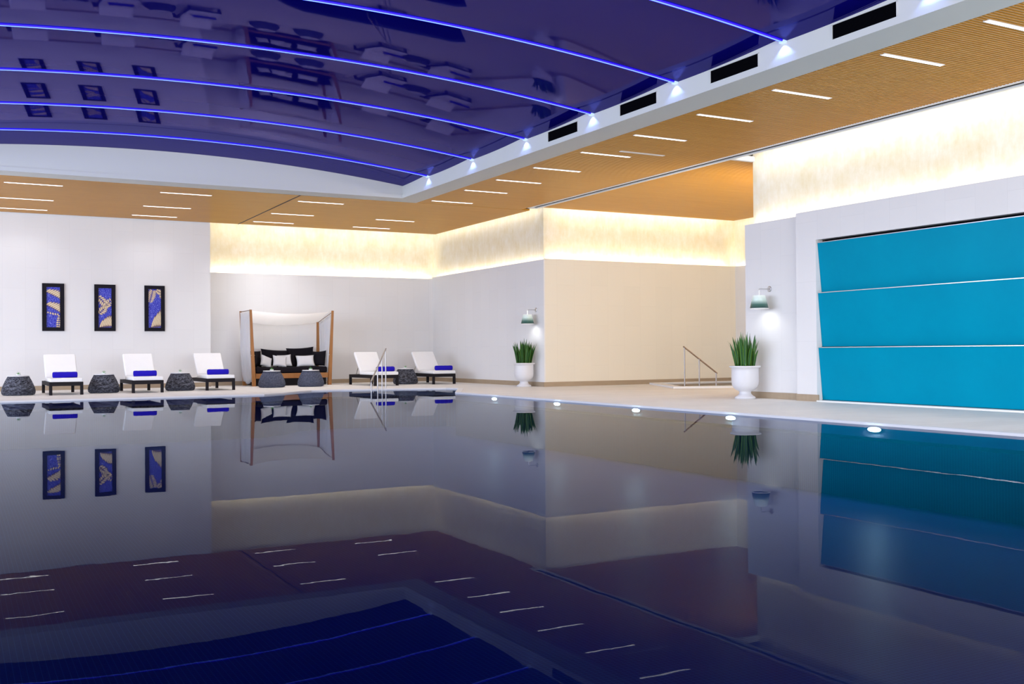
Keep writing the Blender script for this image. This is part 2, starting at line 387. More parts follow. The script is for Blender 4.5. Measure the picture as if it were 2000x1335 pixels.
for (x0, y0), (x1, y1) in zip(SPA, SPA[1:]+SPA[:1]): spa.poly([(x0, y0, -0.35), (x1, y1, -0.35), (x1, y1, 0.04), (x0, y0, 0.04)])
struct(spa, 'spa_floor', M['coping'], 'stone basin of the small whirlpool', recalc=False)
tag(MB().poly([(x, y, WZ) for x, y in POOL]).build('pool_water', M['water'], recalc=False), 'still dark blue mirror-like pool water', 'water', None, 'stuff')
tag(MB().poly([(x, y, 0.02) for x, y in SPA]).build('spa_water', M['spa_water'], recalc=False), 'shallow whirlpool water inside the alcove', 'water', None, 'stuff')

# ------------------------------------------------------------------ walls
struct(MB().box(-9, 7.12, 33.15, 34.2, 0, 6.0), 'wall_back_left', M['wall_y'], 'pale stone wall section carrying the three pictures')
struct(MB().box(7.12, 15.4, 33.85, 33.90, 0, 3.68), 'wall_back', M['wall_y'], 'pale stone back wall behind the canopy daybed')
struct(MB().box(7.12, 15.4, 34.10, 34.3, 3.3, 6.2), 'wall_back_upper', M['gold'], 'gold papered cove wall over the back wall')
pier = MB().box(15.15, 15.19, 25.90, 33.88, 0, 3.74)
struct(pier, 'wall_pier_side', M['wall_x'], 'cool white side of the pier with a wall lamp')
struct(MB().box(15.19, 22.40, 25.90, 25.94, 0, 3.76), 'wall_pier_front', M['wall_warm_lit'], 'pale stone front of the alcove, warm light painted in')
struct(MB().box(15.30, 15.5, 26.15, 34.2, 3.3, 6.2), 'wall_pier_side_upper', M['gold'], 'gold papered cove wall on the side of the pier')
struct(MB().box(15.5, 22.8, 26.15, 26.35, 3.3, 6.2), 'wall_pier_front_upper', M['gold'], 'gold papered cove wall over the alcove')
struct(MB().box(22.40, 22.44, 17.3, 25.92, 0, 3.76), 'wall_alcove_end', M['wall_x'], 'cream stone end wall of the alcove')
struct(MB().box(22.60, 22.8, 17.2, 26.3, 3.3, 6.2), 'wall_alcove_end_upper', M['gold'], 'gold papered cove wall at the alcove end')
struct(MB().box(15.25, 15.29, 15.6, 17.30, 0, 3.78).box(15.29, 23, 17.26, 17.30, 0, 3.78), 'wall_right', M['wall_x'], 'white stone wall behind the near potted plant')
proud = MB().box(15.10, 15.29, 15.05, 15.6, 0, 3.82).box(15.10, 15.29, -4, 15.05, 3.225, 3.82)
struct(proud, 'wall_right_front', M['wall_x'], 'white stone surround of the turquoise glass')
struct(MB().box(15.50, 15.7, -4, 17.30, 3.3, 6.2).box(15.7, 23, 17.05, 17.30, 3.3, 6.2), 'wall_right_upper', M['gold'], 'gold papered cove wall over the turquoise glass')
struct(MB().box(15.36, 15.45, -4, 15.05, 0, 3.5), 'wall_right_recess', M['black'], 'recess behind the turquoise glass, its shadow painted black')  # shade inside the recess is put in as black
struct(MB().box(15.03, 15.34, -4, 15.0, 0.0, 0.028), 'trim_3', M['white_metal'], 'thin white sill under the turquoise glass')
bb = [('baseboard_back_left', (-9, 7.13, 33.132, 33.16)), ('baseboard_back', (7.13, 15.15, 33.832, 33.86)), ('baseboard_pier_side', (15.132, 15.16, 25.89, 33.85)),
      ('baseboard_pier_front', (15.132, 22.40, 25.882, 25.91)), ('baseboard_alcove', (22.382, 22.41, 17.3, 25.9)), ('baseboard_right', (15.232, 15.26, 15.6, 17.31)), ('baseboard_right_front', (15.082, 15.11, 15.0, 15.61))]
for n_, (a, b, c, d) in bb: struct(MB().box(a, b, c, d, 0, 0.135), n_, M['base_stone'])
# roof and baffles, unseen, added to stop world light leaking into the void
struct(MB().box(-9, 23.2, -4, 34.6, 6.35, 6.45), 'light_lid', M['white'], 'unseen slab added over the ceiling void to stop light leaks')
struct(MB().box(-9.1, 23.2, -4.1, -4.0, 4.7, 6.4).box(-9.1, -9, -4, 34.6, 4.7, 6.4).box(23.0, 23.2, -4, 34.6, 0, 6.4).box(-9.1, 23.2, 34.5, 34.6, 0, 6.4), 'light_baffles', M['white'], 'unseen baffles added to stop light leaking through the ceiling void')

# ------------------------------------------------------------------ slatted soffits
def soffit(name, x0, x1, y0, y1, label, cuts=()):
    mb = MB(); p = 0.0635; k = 0; y = y0
    while y + 0.047 < y1:
        mb.box(x0, x1, y, y+0.037, HC, HC+0.045); y += p; k += 1
    o = struct(mb, name, M['slat'], label, recalc=False)
    struct(MB().box(x0, x1, y0, y1, HC+0.047, HC+0.07), name + '_backing', M['backing'], 'dark board above the ceiling slats', recalc=False)
    return o
XI, XO = 10.60, 11.28      # inner face of the coffer and outer edge of its white border
YI, YO = 25.65, 26.30
XL = -1.60
soffit('ceiling_right', XO, 14.60, -3.9, YO, 'long slatted wood soffit over the right deck')
soffit('ceiling_back', -9, 14.92, YO, 33.14, 'slatted wood soffit along the back wall')
soffit('ceiling_alcove', 14.90, 22.08, 17.34, 25.62, 'slatted wood ceiling of the alcove')
soffit('ceiling_left', -9, XL-0.68, -3.9, YO, 'slatted wood soffit over the left side')
struct(MB().box(7.0, 8.6, YO, YO+0.02, HC-0.004, HC+0.02).box(7.98, 8.02, YO, 33.1, HC-0.003, HC+0.01), 'trim_4', M['backing'], 'dark joint across the back soffit')
slot = MB()
slot.box(14.60, 14.66, -3.9, 25.78, HC-0.012, HC+0.10); slot.box(14.83, 14.90, -3.9, 25.78, HC-0.012, HC+0.10)
slot.box(14.60, 14.90, 25.78, 25.85, HC-0.012, HC+0.10)
struct(slot, 'trim_5', M['white_metal'], 'white flanges of the continuous ceiling slot')
struct(MB().box(14.66, 14.83, -3.9, 25.78, HC+0.02, HC+0.04), 'trim_6', M['black'], 'dark inside of the ceiling slot')
struct(MB().box(14.90, 15.50, 17.24, 17.34, HC-0.012, HC+0.10), 'trim_7', M['white_metal'], 'short white trim where the alcove ceiling begins')

# ------------------------------------------------------------------ coffer border, fascias, lunette
struct(MB().box(XI, XO, -3.9, YO, HC-0.004, HC+0.006).box(XL-0.68, XI, YI, YO, HC-0.004, HC+0.006).box(XL-0.68, XL, -3.9, YI, HC-0.004, HC+0.006), 'trim_8', M['white'], 'white plaster border of the vaulted coffer')
ZL, ZS, RISE = 5.295, 5.525, 0.40     # ledge, springing and rise of the vault
XM, HALF = (XI+XL)/2, (XI-XL)/2
def arc(x): return ZS + RISE*(1 - ((x-XM)/HALF)**2)
fas = MB().box(XI, XI+0.05, -3.9, YI, HC+0.006, ZL).box(XI+0.03, XI+0.09, -3.9, YI+0.03, ZL, ZS+0.10)
struct(fas, 'wall_coffer_right', M['white'], 'white right fascia of the vaulted coffer')
struct(MB().box(XL-0.05, XL, -3.9, YI, HC+0.006, ZL).box(XL-0.09, XL-0.03, -3.9, YI+0.03, ZL, ZS+0.10), 'wall_coffer_left', M['white'], 'white left fascia of the vaulted coffer')
lun = MB(); lun.box(XL, XI, YI, YI+0.05, HC+0.006, ZL)
N = 48
top = [(XL-0.03+(XI-XL+0.06)*i/N) for i in range(N+1)]
lun_f = [(x, YI+0.03, ZL) for x in (top[0], top[-1])] + [(x, YI+0.03, arc(x)+0.12) for x in top[::-1]]
lun.poly(lun_f); lun.poly([(x, y+0.05, z) for x, y, z in lun_f], flip=True)
struct(lun, 'wall_coffer_back', M['white'], 'white lunette at the far end of the vault', recalc=False)

LEDY = [23.95, 21.40, 18.85, 16.28, 13.72, 11.17, 8.61, 6.05, 3.5, 0.9]
edges = [YI+0.03] + LEDY + [-3.9]
def panel_z(x, yy, yn):
    """sagging glossy panel whose near edge is yn (towards the camera)"""
    L = 2.55; t = (yy-yn) - L/2
    return arc(x) + 0.020 - 0.0262*t + 0.0157*t*t
for i in range(len(edges)-1):
    far, near = edges[i], edges[i+1]
    mb = MB()
    mb.grid(60, 14, lambda u, v: (XL-0.03+(XI-XL+0.06)*u, near+(far-near)*v, panel_z(XL-0.03+(XI-XL+0.06)*u, near+(far-near)*v, near)))
    mb.bm.normal_update()
    for f in mb.bm.faces:
        if f.normal.z > 0: f.normal_flip()
    o = mb.build('ceiling_vault_panel', M['vault'], smooth=True, recalc=False)
    tag(o, None, None, None, 'structure')

# ------------------------------------------------------------------ blue LED lines across the vault
for i, yy in enumerate(LEDY[:7]):
    t = thing('led_strip', (XM, yy, arc(XM)), 'curved blue LED line across the vault, %s from the far lunette' % ORD[i], 'light strip', 'blue LED lines across the vault')
    def bar(w_, z0, z1, x0, x1, dy):
        mb = MB(); xs = [x0+(x1-x0)*k/60 for k in range(61)]
        V = [[mb.bm.verts.new((x-XM, yv, arc(x)-arc(XM)+zv)) for yv, zv in ((-w_/2+dy, z0), (w_/2+dy, z0), (w_/2+dy, z1), (-w_/2+dy, z1))] for x in xs]
        for A, B in zip(V, V[1:]):
            for k in range(4): mb.bm.faces.new((A[k], A[(k+1) % 4], B[(k+1) % 4], B[k]))
        mb.bm.faces.new(V[0]); mb.bm.faces.new(V[-1][::-1]); return mb
    bar(0.06, -0.005, 0.05, XL, XI, 0).build('diffuser', M['led_blue'], t)
    bar(0.016, -0.012, -0.004, XL, XI, 0.0).build('led_core', M['led_core'], t)
    dfz = t.children[0]
    MB().box(HALF-0.03, HALF+0.028, -0.05, 0.05, arc(XI)-arc(XM)-0.02, arc(XI)-arc(XM)+0.03).build('end_lens', M['led_end'], dfz)
    for side in (0,):
        ld = bpy.data.lights.new('led_end_spill', 'SPOT'); ld.energy = 11; ld.color = (0.22, 0.34, 1.0); ld.spot_size = math.radians(108); ld.spot_blend = 0.5; ld.shadow_soft_size = 0.012
        lo = bpy.data.objects.new('led_end_spill', ld); C.objects.link(lo); lo.location = (XI-0.045, yy, arc(XI)-0.02); lo.rotation_euler = (0, math.radians(-12), 0)

# ------------------------------------------------------------------ air grilles in the right fascia
VN = ['nearest the camera', 'second from the camera', 'third from the camera', 'farthest from the camera']
for i, (a, b) in enumerate(((9.14, 10.23), (11.72, 12.82), (14.26, 15.36), (16.81, 17.93))):
    t = thing('air_grille', (XI+0.03, (a+b)/2, ZL), 'black rectangular air grille in the white fascia, %s' % VN[i], 'vent', 'air grilles in the coffer fascia'); h = (b-a)/2
    MB().box(-0.004, 0.0, -h, h, 0.0, 0.205).build('backing', M['black'], t)
    fr = MB().box(-0.014, 0.0, -h-0.012, -h, 0, 0.21).box(-0.014, 0.0, h, h+0.012, 0, 0.21).box(-0.014, 0.0, -h-0.012, h+0.012, 0.205, 0.215).box(-0.014, 0.0, -h-0.012, h+0.012, -0.002, 0.002); fr.build('grille_frame', M['white'], t)
    sl = MB()
    for k in range(9): sl.box(-0.012, -0.004, -h, h, 0.012+k*0.021, 0.016+k*0.021)
    sl.build('slats', M['black'], t)

# ------------------------------------------------------------------ linear lights in the soffits
G1 = 'linear lights in the slatted soffits'
def slot_thing(x, y, L, label, lit=True):
    t = thing('linear_light', (x, y, HC), label, 'ceiling light', G1)
    MB().box(-L/2-0.012, L/2+0.012, -0.045, -0.034, -0.008, 0.028).box(-L/2-0.012, L/2+0.012, 0.034, 0.045, -0.008, 0.028).box(-L/2-0.012, -L/2, -0.034, 0.034, -0.008, 0.028).box(L/2, L/2+0.012, -0.034, 0.034, -0.008, 0.028).build('trim_frame', M['white_metal'], t)
    MB().box(-L/2, L/2, -0.034, 0.034, -0.006, 0.028).build('diffuser', M['slot_light'] if lit else M['slot_off'], t)
    if lit: area('linear_light_lamp', (x, y, HC-0.008), (0, 0, -1), L, 0.06, (18 if y < 17.5 else 13 if y < 26 else 19) if y < 31 else (46 if 8 < x < 10 else 6), (1.0, 0.98, 0.98), along=(1, 0, 0), spread=120)
COLS = [(1.68, 'leftmost column'), (5.28, 'second column'), (8.9, 'third column'), (12.2, 'rightmost column')]
for ry, rn in ((32.2, 'nearest the wall'), (30.1, 'middle row'), (27.38, 'nearest the coffer')):
    for cx, cn in COLS:
        if cx > 12 and ry < 28: continue
        slot_thing(cx, ry, 1.28, 'slim line light in the back soffit, %s, %s' % (rn, cn))
for i, ry in enumerate((25.72, 23.66, 21.9, 20.08, 18.08, 16.17, 14.25, 12.35, 10.15, 8.5)):
    slot_thing(12.13, ry, 1.22, 'white line light in the right soffit, %s from the far end' % ORD[i])
slot_thing(12.75, 17.63, 1.1, 'faint unlit line in the right soffit between two lit line lights', lit=False)

# ------------------------------------------------------------------ turquoise glass panels
for nm, z0, z1 in (('lowest', 0.035, 1.075), ('middle', 1.095, 2.165), ('topmost', 2.185, 3.165)):
    t = thing('glass_panel', (15.2, 5.5, z0), '%s of the three tilted turquoise glass panels in the right wall' % nm, 'glass panel', 'turquoise glass panels')
    mb = MB(); h = z1-z0; tx, bx = -0.055, 0.045; ya, yb = -9.4, 9.545
    V = [mb.bm.verts.new(p) for p in ((bx, ya, 0), (bx, yb, 0), (tx, yb, h), (tx, ya, h), (bx+0.015, ya, 0), (bx+0.015, yb, 0), (tx+0.015, yb, h), (tx+0.015, ya, h))]
    for q in ((0, 1, 2, 3), (7, 6, 5, 4), (0, 4, 5, 1), (1, 5, 6, 2), (2, 6, 7, 3), (3, 7, 4, 0)): mb.bm.faces.new([V[k] for k in q])
    mb.build('glass', M['turquoise'], t)
    MB().box(tx-0.012, tx+0.02, ya, yb, h-0.004, h+0.010).build('top_rail', M['steel'], t)
    MB().box(bx-0.01, bx+0.02, ya, yb, -0.012, 0.0).build('bottom_seal', M['black'], t)

# ------------------------------------------------------------------ underwater lamps
for i, yy in enumerate((21.67, 18.78, 15.89, 13.2, 10.18)):
    t = thing('pool_light', (11.31, yy, -0.085), 'glowing underwater lamp under the right pool edge, %s from the far end' % ORD[i], 'pool light', 'underwater lamps along the pool edge')
    def oval(rx, rz, x0, x1):
        mb = MB(); n = 24
        A = [mb.bm.verts.new((x0, rx*math.cos(2*PI*k/n), rz*math.sin(2*PI*k/n))) for k in range(n)]; B = [mb.bm.verts.new((x1, v.co.y, v.co.z)) for v in A]
        mb.bm.faces.new(A); mb.bm.faces.new(B[::-1])
        for k in range(n): mb.bm.faces.new((A[k], A[(k+1) % n], B[(k+1) % n], B[k]))
        return mb
    oval(0.13, 0.045, -0.02, 0.0).build('bezel', M['steel'], t); oval(0.105, 0.032, -0.035, -0.018).build('lens', M['pool_lamp'], t)

# ------------------------------------------------------------------ sun loungers, towels
W_, L_ = 0.82, 2.05
def make_lounger():
    t = thing('sun_lounger', (0, 0, 0), '', 'sun lounger', 'sun loungers along the back wall')
    f = MB()
    zt, zb = 0.335, 0.235
    f.box(-W_/2, -W_/2+0.06, 0, L_, zb, zt, bevel=0.008).box(W_/2-0.06, W_/2, 0, L_, zb, zt, bevel=0.008)
    f.box(-W_/2+0.06, W_/2-0.06, 0, 0.06, zb, zt, bevel=0.008).box(-W_/2+0.06, W_/2-0.06, L_-0.06, L_, zb, zt, bevel=0.008)
    for k in range(14): f.box(-W_/2+0.06, W_/2-0.06, 0.12+k*0.135, 0.17+k*0.135, zt-0.03, zt-0.012)
    f.build('frame', M['wicker_dark'], t)
    for sx in (-1, 1):
        for y in (0.0, L_-0.075):
            x = sx*(W_/2-0.0375); MB().box(x-0.0375, x+0.0375, y, y+0.075, 0, zb+0.002, bevel=0.006).build('leg', M['wicker_dark'], t)
    def pad(a, b, z0, th, name, ang=0.0):
        mb = MB(); mb.box(-W_/2+0.01, W_/2-0.01, 0, b-a, 0, th, bevel=0.028)
        bmesh.ops.transform(mb.bm, matrix=Matrix.Translation((0, a, z0)) @ Matrix.Rotation(ang, 4, 'X'), verts=mb.bm.verts)
        return mb.build(name, M['cushion'], t, smooth=False)
    HY = 1.20
    pad(-0.02, HY+0.02, zt+0.002, 0.10, 'seat_cushion')
    pad(HY-0.01, HY+0.80, zt+0.05, 0.10, 'back_cushion', math.radians(50))
    br = MB(); br.box(-W_/2+0.05, W_/2-0.05, 0, 0.80, -0.03, -0.006)
    bmesh.ops.transform(br.bm, matrix=Matrix.Translation((0, HY, zt+0.05)) @ Matrix.Rotation(math.radians(50), 4, 'X'), verts=br.bm.verts)
    bf = br.build('backrest_frame', M['wicker_dark'], t)
    for sx in (-1, 1): MB().tube([(sx*0.26, HY+0.33, zt+0.36), (sx*0.26, HY+0.62, zt-0.03)], 0.012, 8).build('prop_bar', M['steel'], bf)
    return t
def make_towel():
    mb = MB(); n = 28
    prof = [(0.0, -0.300), (0.035, -0.300), (0.037, -0.292), (0.055, -0.292), (0.057, -0.303), (0.072, -0.298), (0.078, -0.28)] 
    prof += [(0.079, -0.28+0.56*k/10) for k in range(1, 10)] + [(r, -z) for r, z in prof[::-1]]
    mb.lathe(prof, n, wob=lambda k, j: 0.002*math.sin(k*1.7+j*2.3) if 6 < j < 16 else 0)
    bmesh.ops.transform(mb.bm, matrix=Matrix.Rotation(PI/2, 4, 'Y'), verts=mb.bm.verts)
    mb.tube([(-0.29, -0.055, -0.060), (0.0, -0.058, -0.061), (0.29, -0.055, -0.060)], 0.012, 8)
    return mb.build('rolled_towel', M['towel'], smooth=True)
LNG = [(2.528, 28.9, 1, 'leftmost white lounger below the first picture'), (4.565, 29.0, 1, 'second white lounger from the left, between two dark woven tables'),
       (6.635, 29.6, 1, 'third white lounger from the left, next to the canopy daybed'), (11.82, 29.95, 3, 'white lounger behind the steel pool handrail'), (13.913, 30.2, 2, 'rightmost white lounger, by the pier corner')]
TOW = [(0.02, 'rolled royal blue towel on the leftmost lounger'), (0.02, 'rolled royal blue towel on the second lounger from the left'), (0.06, 'rolled royal blue towel on the lounger next to the daybed'),
       (0.20, 'rolled royal blue towel seen through the pool handrail'), (0.26, 'rolled royal blue towel on the rightmost lounger')]
lp, tp = make_lounger(), make_towel()
for i, (x, y, a, lab) in enumerate(LNG):
    o = lp if i == 0 else copy_tree(lp)
    o.location = (x, y, 0); o.rotation_euler.z = math.radians(a); o['label'] = lab
    k = tp if i == 0 else copy_tree(tp)
    k.location = (x+TOW[i][0], y+0.62, 0.437+0.076); k.rotation_euler.z = math.radians(a+(2, -1, 1, 0, -2)[i])
    tag(k, TOW[i][1], 'towel', 'rolled blue towels')

# ------------------------------------------------------------------ woven side tables with their little dishes
def make_table(mat, seg, rows, name='side_table'):
    t = thing(name, (0, 0, 0), '', 'side table', 'woven drum side tables')
    key = [(0.335, 0.0), (0.385, 0.02), (0.405, 0.07), (0.405, 0.12), (0.385, 0.20), (0.35, 0.29), (0.305, 0.39), (0.265, 0.46), (0.255, 0.485)]
    prof = []
    for k in range(rows+1):
        s_ = k/rows*(len(key)-1); i = min(int(s_), len(key)-2); f = s_-i
        prof.append((key[i][0]+(key[i+1][0]-key[i][0])*f, key[i][1]+(key[i+1][1]-key[i][1])*f))
    mb = MB(); mb.lathe(prof, seg, wob=lambda k, j: 0.0055*(1 if (k//2+j) % 2 else -1), uvs=(seg*0.8, rows*0.8)); mb.build('woven_body', mat, t, recalc=False)
    MB().lathe([(0.0, 0.004), (0.34, 0.004), (0.34, 0.02), (0.0, 0.02)], 32).build('base_ring', M['wicker_dark'], t)
    MB().lathe([(0, 0.487), (0.255, 0.487), (0.262, 0.494), (0.262, 0.506), (0.255, 0.512), (0, 0.512)], 40).build('tabletop', M['white_gloss'], t)
    return t
TBL = [(1.437, 29.6, 'grey woven drum table at the far left edge'), (3.557, 29.9, 'grey woven drum table between the first two loungers'), (5.629, 30.2, 'grey woven drum table between the second and third loungers'),
       (12.969, 31.2, 'grey woven drum table between the two right loungers'), (8.488, 31.0, 'finely woven slate drum table before the left half of the daybed'), (9.71, 31.0, 'finely woven slate drum table before the right half of the daybed')]
DSH = ['at the far left edge', 'between the first two loungers', 'between the second and third loungers', 'between the two right loungers', 'before the left half of the daybed', 'before the right half of the daybed']
ta, tb = make_table(M['weave'], 56, 26), make_table(M['weave_fine'], 96, 34)
d0 = thing('votive_dish', (0, 0, 0), '', 'dish', 'small dishes on the woven tables')
MB().lathe([(0, 0), (0.045, 0), (0.055, 0.012), (0.060, 0.035), (0.056, 0.035), (0.050, 0.014), (0, 0.010)], 24).build('bowl', M['dish'], d0, smooth=True)
sp = MB()
for k in range(9):
    a = k*2.4; r_ = 0.018+0.004*(k % 3); h_ = 0.05+0.012*(k % 4)
    p = [(0, 0, 0.012), (math.cos(a)*r_, math.sin(a)*r_, 0.012+h_*0.6), (math.cos(a)*r_*2.0, math.sin(a)*r_*2.0, 0.012+h_)]
    sp.tube(p, 0.007, 6, r1=0.002)
sp.build('sprig', M['sprig'], d0)
for i, (x, y, lab) in enumerate(TBL):
    o = (ta if i == 0 else copy_tree(ta)) if i < 4 else (tb if i == 4 else copy_tree(tb))
    o.location = (x, y, 0); o.rotation_euler.z = 0.4*i; o['label'] = lab
    q = d0 if i == 0 else copy_tree(d0)
    q.location = (x, y, 0.5125); q['label'] = 'pale dish with green sprig on the table %s' % DSH[i]

# ------------------------------------------------------------------ canopy daybed
DX0, DX1, DY0, DY1 = 8.273, 10.747, 32.30, 33.50
t = thing('canopy_daybed', ((DX0+DX1)/2, (DY0+DY1)/2, 0), 'teak canopy daybed with white drapes and charcoal mattress against the back wall', 'daybed')
hx, hy = (DX1-DX0)/2, (DY1-DY0)/2
P0 = [(-hx, -hy), (hx, -hy), (-hx, hy), (hx, hy)]
P1 = [(-hx-0.10, -hy-0.03), (hx+0.11, -hy-0.03), (-hx-0.10, hy+0.06), (hx+0.02, hy+0.06)]
TOP = [2.42, 2.42, 2.42, 2.08]
for (a, b), (c, d), zt in zip(P0, P1, TOP): MB().post((a, b, 0), (c, d, zt), 0.055, 0.032).build('post', M['teak'], t)
fr = MB().box(-hx+0.055, hx-0.055, -hy-0.03, -hy+0.03, 0.24, 0.40).box(-hx+0.055, hx-0.055, hy-0.03, hy+0.03, 0.24, 0.40)
fr.box(-hx-0.02, -hx+0.02, -hy+0.055, hy-0.055, 0.24, 0.40).box(hx-0.02, hx+0.02, -hy+0.055, hy-0.055, 0.24, 0.40).box(-hx+0.02, hx-0.02, -hy+0.03, hy-0.03, 0.36, 0.39)
fr.build('bed_frame', M['teak'], t)
MB().box(-hx+0.08, hx-0.08, -hy+0.10, hy-0.06, 0.02, 0.24).build('plinth', M['wicker_dark'], t)
MB().box(-hx+0.06, hx-0.06, -hy+0.01, hy-0.04, 0.405, 0.60, bevel=0.05).build('mattress', M['char'], t)
MB().tube([(P1[0][0], P1[0][1], 2.40), (P1[2][0], P1[2][1], 2.40)], 0.012, 8).build('side_rod', M['bronze'], t)
MB().tube([(P1[1][0], P1[1][1], 2.38), (P1[3][0], P1[3][1], 2.06)], 0.010, 8).build('side_rod', M['bronze'], t)
for s in (-1, 1):
    k = MB().tube([(s*(hx-0.02), -hy-0.02, 0.98), (s*(hx+0.10), -hy-0.05, 0.98)], 0.014, 8); k.build('tie_back', M['steel'], t)
cp = MB()
def canopy(u, v):
    x0, x1 = P1[0][0]+0.03, P1[1][0]-0.03
    x = x0+(x1-x0)*u; sag = 4*u*(1-u)
    y = -hy-0.03+(2*hy+0.05)*v
    z = 2.40-0.10*sag - 0.30*v**1.6 - 0.04*sag*v + 0.006*math.sin(u*40)*v
    return (x, y, z)
cp.grid(40, 10, canopy); cp.build('canopy_cloth', M['sheer'], t, smooth=True)
def drape(sx, zt0, zt1, name, flare):
    mb = MB()
    def f(u, v):
        y = -hy+0.03+(2*hy-0.02)*u
        top_ = zt0+(zt1-zt0)*u
        lean = (0.10 if sx < 0 else 0.10-0.07*u)
        fold = 0.035*math.sin(u*38+0.8*math.sin(v*5))*(0.35+0.65*v)
        x = sx*(hx + lean*(1-v) + 0.03 + flare*math.sin(v*PI)**2) + fold
        z = top_ + (0.10+0.04*math.sin(u*9) - top_)*v
        return (x, y + 0.02*math.sin(u*50+v*3), z)
    mb.grid(70, 16, f); mb.solid(0.006); return mb.build(name, M['sheer'], t, smooth=True)
drape(-1, 2.37, 2.37, 'side_drape', 0.05); drape(1, 2.35, 2.03, 'side_drape', 0.02)
# pillows
def pillow(w_, h_, th, mat, name='throw_pillow'):
    mb = MB(); n = 14
    def side(sg):
        def f(u, v):
            a, b = 2*u-1, 2*v-1
            pin = 1 - 0.10*(1-abs(a)**1.5)*0 - 0.09*((1-a*a)*(abs(b)**3)+(1-b*b)*(abs(a)**3))*0.8
            d = max(0.0, (1-a**4)*(1-b**4))**0.55
            return (a*w_/2*(1-0.10*(1-b*b)*abs(a)**2), sg*th/2*d, h_/2 + b*h_/2*(1-0.10*(1-a*a)*abs(b)**2))
        return f
    mb.grid(n, n, side(1)); mb.grid(n, n, side(-1))
    bmesh.ops.remove_doubles(mb.bm, verts=mb.bm.verts, dist=0.0005)
    return mb.build(name, mat, smooth=True)
protoW, protoB = pillow(0.62, 0.42, 0.15, M['linen']), pillow(0.70, 0.52, 0.18, M['char'])
def put(proto, first, x, y, z, lean, rz, sc, label, ry=0.0):
    o = proto if first else copy_tree(proto)
    o.location = (x, y, z); o.rotation_mode = 'ZXY'; o.rotation_euler = (math.radians(lean), math.radians(ry), math.radians(rz)); o.scale = sc
    tag(o, label, 'pillow', 'pillows on the daybed'); return o
cx, cy = (DX0+DX1)/2, (DY0+DY1)/2
put(protoB, True, cx-0.30, cy+0.36, 0.60, -14, 0, (1.35, 1, 1.12), 'wide charcoal back pillow behind the overlapping white pillows', 4)
put(protoB, False, cx+0.62, cy+0.37, 0.60, -14, 0, (1.35, 1, 1.25), 'wide charcoal back pillow standing highest at the right rear', -3)
put(protoB, False, cx-0.98, cy+0.30, 0.60, -12, 18, (0.75, 1, 1.05), 'charcoal pillow in the left rear corner of the daybed', 0)
put(protoB, False, cx-1.08, cy-0.10, 0.60, -8, 66, (0.85, 1, 0.98), 'charcoal pillow leaning on the left daybed side', 0)
put(protoB, False, cx+1.02, cy-0.08, 0.60, -8, -60, (0.85, 1, 1.0), 'charcoal pillow leaning on the right daybed side', 8)
put(protoB, False, cx+0.05, cy+0.19, 0.60, -20, 2, (0.95, 1, 0.80), 'low charcoal pillow between the white pillows', 0)
put(protoB, False, cx+0.72, cy+0.15, 0.60, -20, -6, (0.95, 1, 0.82), 'low charcoal pillow behind the right white pillow', 0)
put(protoW, True, cx-0.74, cy-0.14, 0.60, -24, 22, (0.72, 1, 0.92), 'small white pillow tilted at the left end of the daybed', 12)
put(protoW, False, cx-0.28, cy-0.16, 0.60, -24, 6, (0.78, 1, 0.92), 'white pillow overlapping its neighbour, the left of the middle pair', 6)
put(protoW, False, cx-0.05, cy+0.0, 0.60, -22, -4, (0.75, 1, 1.0), 'white pillow partly hidden, the right of the middle pair', -2)
put(protoW, False, cx+0.60, cy-0.14, 0.60, -24, -4, (1.0, 1, 0.96), 'large white pillow at the right of the daybed', 0)

# ------------------------------------------------------------------ pictures
def feather(p, q, n, ln, wd, side, bend=0.0):
    """leaf lobes along the spine p-q in canvas units (u right, v down)"""
    out = []
    for k in range(n):
        s_ = (k+0.5)/n; x = p[0]+(q[0]-p[0])*s_; y = p[1]+(q[1]-p[1])*s_
        for sd in ((side,) if side else (-1, 1)):
            dx, dy = (q[0]-p[0])*0.37, (q[1]-p[1])*1.19; L = math.hypot(dx, dy); dx /= L; dy /= L
            ax, ay = dx*0.55-dy*sd, dy*0.55+dx*sd; l = math.hypot(ax, ay); ax /= l; ay /= l
            ll = ln*(0.75+0.5*math.sin(PI*s_)); pts = []
            for m in range(14):
                th = 2*PI*m/14; a = (1-math.cos(th))/2*ll; b = math.sin(th)*wd*(1-0.35*(1-math.cos(th))/2)
                pts.append((x*0.37+ax*a-ay*b, y*1.19+ay*a+ax*b))
            out.append(pts)
    return out
PICS = [('left picture of blue canvas with two slanting cream leaf bands', 2.545,
         feather((-0.12, 0.12), (1.0, 0.30), 8, 0.22, 0.036, -1)+feather((-0.12, 0.44), (1.0, 0.64), 8, 0.24, 0.036, -1)+feather((0.0, 0.60), (0.9, 0.66), 5, 0.07, 0.03, 1)+feather((1.0, 0.68), (0.85, 1.0), 6, 0.07, 0.03, 0)),
        ('middle picture of blue canvas with a cream palm frond crossing it', 3.98,
         feather((-0.05, 0.20), (0.75, 0.48), 7, 0.12, 0.034, 0)+feather((0.35, 0.52), (1.0, 0.30), 5, 0.11, 0.026, 0)+feather((0.0, 0.66), (0.45, 0.52), 4, 0.12, 0.03, 0)+feather((0.02, 1.02), (0.98, 0.98), 7, 0.33, 0.036, -1)),
        ('right picture of blue canvas with a cream leaf above a cream fan', 5.42,
         feather((0.1, 0.36), (0.35, 0.04), 8, 0.13, 0.024, 0)+feather((0.6, 0.02), (1.0, 0.10), 4, 0.08, 0.03, 0)+feather((0.15, 1.03), (0.95, 0.98), 6, 0.50, 0.036, -1)+feather((0.9, 0.22), (1.0, 0.2), 2, 0.06, 0.02, 0))]
